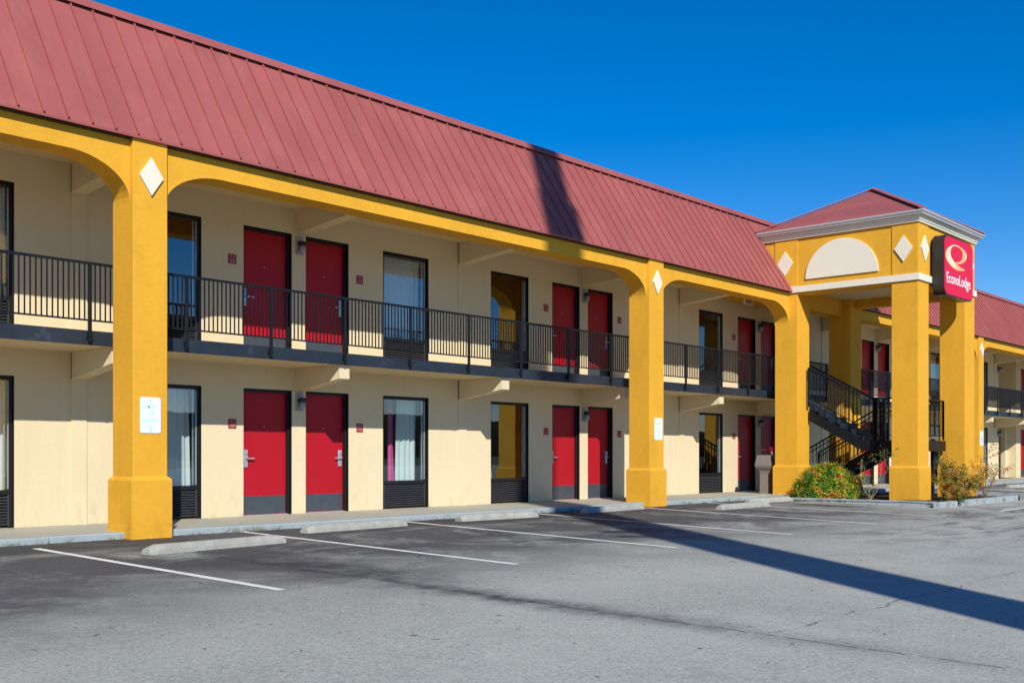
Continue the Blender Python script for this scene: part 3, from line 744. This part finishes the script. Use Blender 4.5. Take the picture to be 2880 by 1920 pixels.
def wall_light(x,z,label):
    o=empty('wall_light',label,'lamp','wall lights between the doors')
    mb=MB(); mb.box(x,x+.15,YW-.03,YW-.001,z,z+.32,.006); mb.build('backplate','lamp_grey',o)
    mb=MB(); mb.hull([[(x+.075+s*r*math.cos(2*math.pi*k/12),YW-.10+s*r*math.sin(2*math.pi*k/12),zz) for k in range(12)] for r,zz,s in ((.06,z+.145,1),(.075,z+.16,1),(.075,z+.20,1),(.05,z+.225,1))])
    mb.box(x+.045,x+.105,YW-.06,YW-.03,z+.16,z+.20); mb.build('fixture','lamp_black',o)
    mb=MB(); mb.hull([[(x+.075+r*math.cos(2*math.pi*k/12),YW-.10+r*math.sin(2*math.pi*k/12),zz) for k in range(12)] for r,zz in ((.03,z+.03),(.052,z+.05),(.058,z+.144))]); mb.build('glass_jar','lamp_grey',o,smooth=True)
word={0:'ground floor',1:'upper floor'}
for n in range(0,6):
    xm=X0+n*MOD
    if n==5: continue
    for fl in (0,1):
        a=109+n*2+fl*100
        number_plate(a,xm+2.68,FL[fl]+1.47,'red room number plate %d left of a red %s door'%(a,word[fl]))
        number_plate(a+1,xm+5.42,FL[fl]+1.45,'red room number plate %d right of a red %s door'%(a+1,word[fl]))
        wall_light(xm+4.045,FL[fl]+1.80,'small wall light on the %s between doors %d and %d'%(word[fl],a,a+1))
for fl in (0,1): wall_light(48.30,FL[fl]+1.80,'small wall light on the %s at the edge of the far passage'%word[fl])
mb=MB(); mb.box(50.84,50.868,17.2,18.2,4.82,4.96); tag(mb.build('passage_sign','lamp_black'),'small dark sign high on the upper passage wall at far right','sign')
# exit sign
o=empty('exit_sign','small white EXIT sign hanging under the upper balcony ceiling','sign')
mb=MB(); mb.box(25.82,26.30,14.75,14.80,5.22,5.40,.004); mb.box(26.0,26.12,14.765,14.785,5.40,5.459); c=mb.build('housing','trim',o)
text_mesh('EXIT',.34,.11,25.89,5.255,14.749,.003,1.2).build('lettering','plate',c)
# ------------------------------------------------------------------ litter bin
o=empty('litter_bin','taupe pedestal litter bin with angled hood beside the tower column','litter bin')
o.location=(25.98,14.2,.15)
def sq(w,d,z,dx=0): return [(-w/2+dx,-d/2,z),(w/2+dx,-d/2,z),(w/2+dx,d/2,z),(-w/2+dx,d/2,z)]
mb=MB(); mb.hull([sq(.25,.25,0),sq(.24,.24,.50),sq(.27,.27,.60),sq(.42,.42,.70),sq(.42,.42,.735)]); mb.build('body','bin',o)
mb=MB(); mb.hull([sq(.44,.44,.737),sq(.43,.43,.79),sq(.35,.35,1.0),sq(.33,.33,1.02)]); hd=mb.build('hood','bin',o)
mb=MB(); mb.hull([[(-.13,-.222,.82),(.13,-.222,.82),(.11,-.192,.95),(-.11,-.192,.95)],[(-.13,-.20,.82),(.13,-.20,.82),(.11,-.18,.95),(-.11,-.18,.95)]]); mb.build('flap','steel',hd)
# ------------------------------------------------------------------ wheel stops
STOPS=[((6.51,11.41),(8.59,11.65),'pale concrete wheel stop nearest the camera, in front of the nearest column'),
 ((9.67,12.61),(11.74,12.74),'pale concrete wheel stop in front of the red door 110'),
 ((13.06,12.84),(14.93,12.72),'pale concrete wheel stop in front of the window with the pink curtain'),
 ((16.5,12.84),(18.62,12.98),'pale concrete wheel stop tight against the kerb, crossed by the dark pole shadow'),
 ((19.62,11.72),(21.84,11.83),'pale concrete wheel stop standing out just right of the middle column'),
 ((22.35,12.62),(24.25,12.52),'pale concrete wheel stop beside the planter corner and litter bin'),
 ((38.65,11.95),(40.7,11.85),'pale concrete wheel stop far right beyond the planter')]
def stop_mesh(L):
    mb=MB(); h=.112; n=16; secs=[]
    for i in range(n+1):
        u=i/n; x=u*L; e=min(x,L-x)
        k=min(1,.35+e/.16) if e<.11 else 1
        j=.004*noise.noise(Vector((x*5,0,L))); hh=h*(.62+.38*min(1,e/.09)) if e<.09 else h
        w=.085
        secs.append([(x,-w,0),(x,w,0),(x,w*.92,hh*.45),(x,w*.66+j,hh*.92),(x,w*.45,hh+j),(x,-w*.45,hh-j),(x,-w*.66+j,hh*.92),(x,-w*.92,hh*.45)])
    mb.hull(secs); return mb
for a,b,lab in STOPS:
    A=Vector((*a,0)); B=Vector((*b,0)); L=(B-A).length
    o=stop_mesh(L).build('wheel_stop','concrete')
    d=(B-A).normalized(); s=Vector((-d.y,d.x,0)); p=A+s*.085
    o.location=(p.x,p.y,gz(p.y)); o.rotation_euler=(0,0,math.atan2(d.y,d.x))
    tag(o,lab,'wheel stop','concrete wheel stops along the walkway')
# ------------------------------------------------------------------ plants
def leaf(bm,p,size,nrm,rnd):
    nrm=nrm.normalized(); a=nrm.cross(Vector((rnd.uniform(-1,1),rnd.uniform(-1,1),rnd.uniform(-1,1)))).normalized(); b=nrm.cross(a)
    L=size*rnd.uniform(.7,1.4); w=L*.42
    v=[bm.verts.new(p-a*L*.5),bm.verts.new(p+b*w*.5+nrm*L*.08),bm.verts.new(p+a*L*.5),bm.verts.new(p-b*w*.5+nrm*L*.08)]
    bm.faces.new(v)
def shrub(name,label,c,rx,rz_,nclump,leaves,size,mat,seed):
    rnd=random.Random(seed); o=empty(name,label,'shrub'); o.location=(c[0],c[1],c[2])
    mb=MB()
    for i in range(nclump):
        a=rnd.uniform(0,2*math.pi); e=math.asin(rnd.uniform(-.1,1)); rr=rnd.uniform(.66,.98)
        q=Vector((math.cos(a)*math.cos(e)*rx*rr,math.sin(a)*math.cos(e)*rx*rr,rz_*.10+math.sin(e)*rz_*.92*rr))
        cr=rnd.uniform(.07,.15)
        for k in range(leaves):
            dv=Vector((rnd.gauss(0,1),rnd.gauss(0,1),rnd.gauss(0,.8)))
            p=q+dv*cr*.55
            if p.z<.01: p.z=rnd.uniform(.01,.1)
            leaf(mb.bm,p,size,(q.normalized()*.9+Vector((rnd.gauss(0,.6),rnd.gauss(0,.6),rnd.gauss(0,.5)+.3))),rnd)
    mb.build('foliage',mat,o)
    mb=MB()
    for i in range(14):
        a=rnd.uniform(0,6.28); r0=rnd.uniform(0,.12)
        mb.tube([(math.cos(a)*r0,math.sin(a)*r0,-.02),(math.cos(a)*rx*.35,math.sin(a)*rx*.35,rz_*.4),(math.cos(a)*rx*.75,math.sin(a)*rx*.75,rz_*rnd.uniform(.5,.85))],[.012,.009,.004],5)
    mb.build('stem','twig',o)
    return o
shrub('rounded_shrub','dense rounded shrub with green, yellow and red leaves in the planter',(25.38,12.20,.09),.78,.88,560,42,.050,'leaf_a',11)
def branchy(name,label,cat,base,stems,mat,bark,seed,leafn,lsize,spread=.07,flowers=0,kids=.75):
    rnd=random.Random(seed); o=empty(name,label,cat); o.location=base
    mb=MB(); lf=MB(); fl=MB(); tips=[]
    def grow(p,d,L,r,depth):
        pts=[p.copy()]; rad=[r]; q=p.copy(); dd=d.copy(); n=5
        for i in range(n):
            dd=(dd+Vector((rnd.gauss(0,.16),rnd.gauss(0,.16),rnd.gauss(0,.10)+.03))).normalized(); q=q+dd*L/n; pts.append(q.copy()); rad.append(r*(1-.55*(i+1)/n))
            if depth<2 and i>=1 and rnd.random()<(kids if depth==0 else kids*.65):
                e=(dd+Vector((rnd.gauss(0,.6),rnd.gauss(0,.6),rnd.gauss(0,.35)))).normalized(); grow(q.copy(),e,L*rnd.uniform(.35,.55),r*.5,depth+1)
            if (depth>=1 and (kids>.5 or i>=2)) or i>=(2 if kids>.5 else 3): tips.append((q.copy(),dd.copy()))
        mb.tube(pts,rad,5)
    for (d,L,r) in stems: grow(Vector((0,0,-.03)),Vector(d).normalized(),L,r,0)
    mb.build('stem',bark,o)
    if tips:
        for q,dd in tips:
            if leafn<1 and rnd.random()>leafn: continue
            for k in range(max(1,int(leafn)) if leafn>=1 else 4):
                leaf(lf.bm,q+Vector((rnd.gauss(0,spread),rnd.gauss(0,spread),rnd.gauss(0,spread))),lsize,Vector((rnd.gauss(0,1),rnd.gauss(0,1),rnd.gauss(0,1)+.4)),rnd)
        lf.build('foliage',mat,o)
    if flowers:
        for i in range(flowers):
            q,_=rnd.choice(tips)
            for k in range(12): leaf(fl.bm,q+Vector((rnd.gauss(0,.018),rnd.gauss(0,.018),rnd.gauss(0,.018))),.05,Vector((rnd.gauss(0,1),rnd.gauss(0,1),rnd.gauss(0,1))),rnd)
        fl.build('flower','petal',o)
    return o
branchy('bare_sapling','nearly bare pale-stemmed sapling in front of the staircase','sapling',(25.28,11.05,.1),
  [((0,0,1),.30,.020),((-.28,.33,.95),1.05,.010),((.52,-.6,.80),1.15,.010),((.3,-.5,1),1.0,.007),((-.1,.3,1),.7,.006)],'leaf_c','bark',5,6,.05,.045,0,.42)
branchy('rose_bush','reddish brown rose bush with red blooms in front of the right tower column','shrub',(26.95,9.62,.09),
  [((math.cos(a)*s,math.sin(a)*s*.6,1),L*.68,.010) for a,s,L in ((0,.2,1.15),(.8,.7,.9),(1.6,.5,.8),(2.6,.8,.8),(3.3,.9,.75),(4.2,.6,.8),(5.0,.8,.7),(5.7,1.1,.95),(0.3,1.2,.85),(3,.35,1.1),(6.0,.5,1.0),(2,1.2,.7),(.1,1.7,.8),(.5,1.9,.75),(3.1,1.6,.7))],'leaf_b','twig',21,11,.055,.06,6)
branchy('climbing_rose','tall straggly half bare rose at the right end of the planter','shrub',(28.9,9.55,.09),
  [((-.35,.1,1),1.3,.010),((.1,.05,1),1.15,.009),((.9,.2,.8),1.2,.009),((.6,-.1,1),1.0,.008),((-.1,-.2,1),.8,.010),((.4,.3,1),.6,.009),((-.5,0,.8),.7,.009)],'leaf_b','twig',33,4,.05,.04,2)
branchy('low_weed','small tufted plant growing over the gap in the planter kerb','plant',(25.52,9.12,.08),
  [((math.cos(a)*.9,math.sin(a)*.6-.2,.8),.28,.006) for a in (0,.9,1.8,2.7,3.6,4.5,5.4)],'leaf_b','twig',44,9,.045,.04)
# ------------------------------------------------------------------ chair behind the window
o=empty('chair','tan rounded chair back seen inside the window with the pink curtain','chair')
o.location=(13.97,16.35,.15)
mb=MB(); mb.hull([[(a,y,b) for a,b in rrect(-.17,.17,.42,.78,.14,5)] for y in (-.04,.02)]); mb.build('backrest','tan',o)
mb=MB(); mb.box(-.2,.2,.02,.44,.38,.45,.02); mb.build('seat','tan',o)
for xx in (-.17,.17):
    for yy in (.0,.4):
        mb=MB(); mb.box(xx-.015,xx+.015,yy-.015,yy+.015,0,.38); mb.build('leg','lamp_black',o)
# ------------------------------------------------------------------ fallen leaves on the lot
mb=MB(); rnd=random.Random(5)
for i in range(150):
    if i<70: x,y=rnd.uniform(3,24),rnd.uniform(13.2,13.46)
    else: x=rnd.uniform(1,18); y=rnd.uniform(2,13)
    leaf(mb.bm,Vector((x,y,gz(y)+.012)),rnd.uniform(.02,.045),Vector((rnd.gauss(0,.3),rnd.gauss(0,.3),1)),rnd)
tag(mb.build('fallen_leaves','spot'),kind='stuff')
mb=MB(); rnd=random.Random(8)
for i in range(2600):
    x=rnd.uniform(3,24); 
    if noise.noise(Vector((x*.9,0,0)))+.25*noise.noise(Vector((x*6,0,4)))<rnd.uniform(-.35,.35): continue
    y=13.455-abs(rnd.gauss(0,.035)); leaf(mb.bm,Vector((x,y,gz(y)+rnd.uniform(.004,.03))),rnd.uniform(.008,.026),Vector((rnd.gauss(0,.6),rnd.gauss(0,.6),1)),rnd)
tag(mb.build('kerb_debris',simple('dry_debris',(.22,.19,.11),.9,0,.5,30,60,.2)),kind='stuff')
# ------------------------------------------------------------------ tall sign pole behind the camera (casts the long shadow)
pole=empty('sign_pole','tall grey roadside sign pole standing behind the camera','pole'); 
px,py=3.2,-6.0
pole.location=(px,py,gz(py))
dirv=Vector((.70,1,0)).normalized(); sd=Vector((dirv.y,-dirv.x,0))
def pbox(mb,w0,w1,z0,z1,d=.5,off=0):
    q=[(-.5,-.5),(.5,-.5),(.5,.5),(-.5,.5)]
    mb.hull([[sd*(i*w+off)+dirv*j*d+Vector((0,0,z)) for i,j in q] for w,z in ((w0,z0),(w1,z1))])
mb=MB(); pbox(mb,1.07,1.05,-.3,17.2); pbox(mb,1.04,1.02,17.2,19.6,.5,-.08); pbox(mb,.98,.96,19.6,22.2,.5,-.22); pbox(mb,.80,.78,22.2,27.0,.5,-.26); mb.build('shaft','pole',pole)
mb=MB(); 
for z in (12.55,12.0): mb.bar(-sd*.4+Vector((0,0,z)),-sd*1.0+Vector((0,0,z+.06)),.10,.12)
mb.build('floodlight_arm','pole',pole)
# ------------------------------------------------------------------ light
sun_vec=Vector((-.70,-1.0,.80)).normalized()
el=math.asin(sun_vec.z)
sd_=bpy.data.lights.new('sun','SUN'); sd_.energy=4.6; sd_.angle=R(.53); sd_.color=(1,.955,.88)
so=bpy.data.objects.new('sun',sd_); C.objects.link(so); so.rotation_euler=sun_vec.to_track_quat('Z','Y').to_euler()
w=bpy.data.worlds.new('World'); scene.world=w; w.use_nodes=True; nt=w.node_tree; nt.nodes.clear()
sk=nt.nodes.new('ShaderNodeTexSky'); sk.sky_type='NISHITA'; sk.sun_disc=False; sk.sun_elevation=el
sk.sun_rotation=math.atan2(sun_vec.x,sun_vec.y); sk.altitude=250; sk.air_density=1.0; sk.dust_density=0.0; sk.ozone_density=3.0
hs=nt.nodes.new('ShaderNodeHueSaturation'); hs.inputs['Saturation'].default_value=1.52; hs.inputs['Value'].default_value=1.1; nt.links.new(sk.outputs[0],hs.inputs['Color'])
tint=nt.nodes.new('ShaderNodeMix'); tint.data_type='RGBA'; tint.blend_type='MULTIPLY'; tint.inputs[0].default_value=1
nt.links.new(hs.outputs[0],tint.inputs[6]); tint.inputs[7].default_value=(1,.98,1.19,1)
bg=nt.nodes.new('ShaderNodeBackground'); bg.inputs[1].default_value=.082; nt.links.new(tint.outputs[2],bg.inputs[0])
ow=nt.nodes.new('ShaderNodeOutputWorld'); nt.links.new(bg.outputs[0],ow.inputs[0])
# ------------------------------------------------------------------ camera
cam=bpy.data.cameras.new('camera'); co=bpy.data.objects.new('camera',cam); C.objects.link(co)
cam.sensor_width=36; cam.sensor_fit='HORIZONTAL'; cam.lens=3050/2880*36; cam.shift_y=317/2880; cam.clip_start=.1; cam.clip_end=4000
co.location=(0,0,1.19); co.rotation_euler=(R(90),0,math.atan(2732/3050)-0)
yaw=math.pi/2-math.atan(2732/3050)
co.rotation_euler=(R(90),0,-yaw)
# forward = (cos a, sin a) with a = atan(2732/3050) measured from +X
a_=math.atan(2732/3050); co.rotation_euler=(R(90),0,a_-math.pi/2)
scene.camera=co
scene.render.resolution_x=1024; scene.render.resolution_y=682
scene.view_settings.view_transform='Standard'; scene.view_settings.look='None'; scene.view_settings.exposure=.2; scene.view_settings.gamma=1
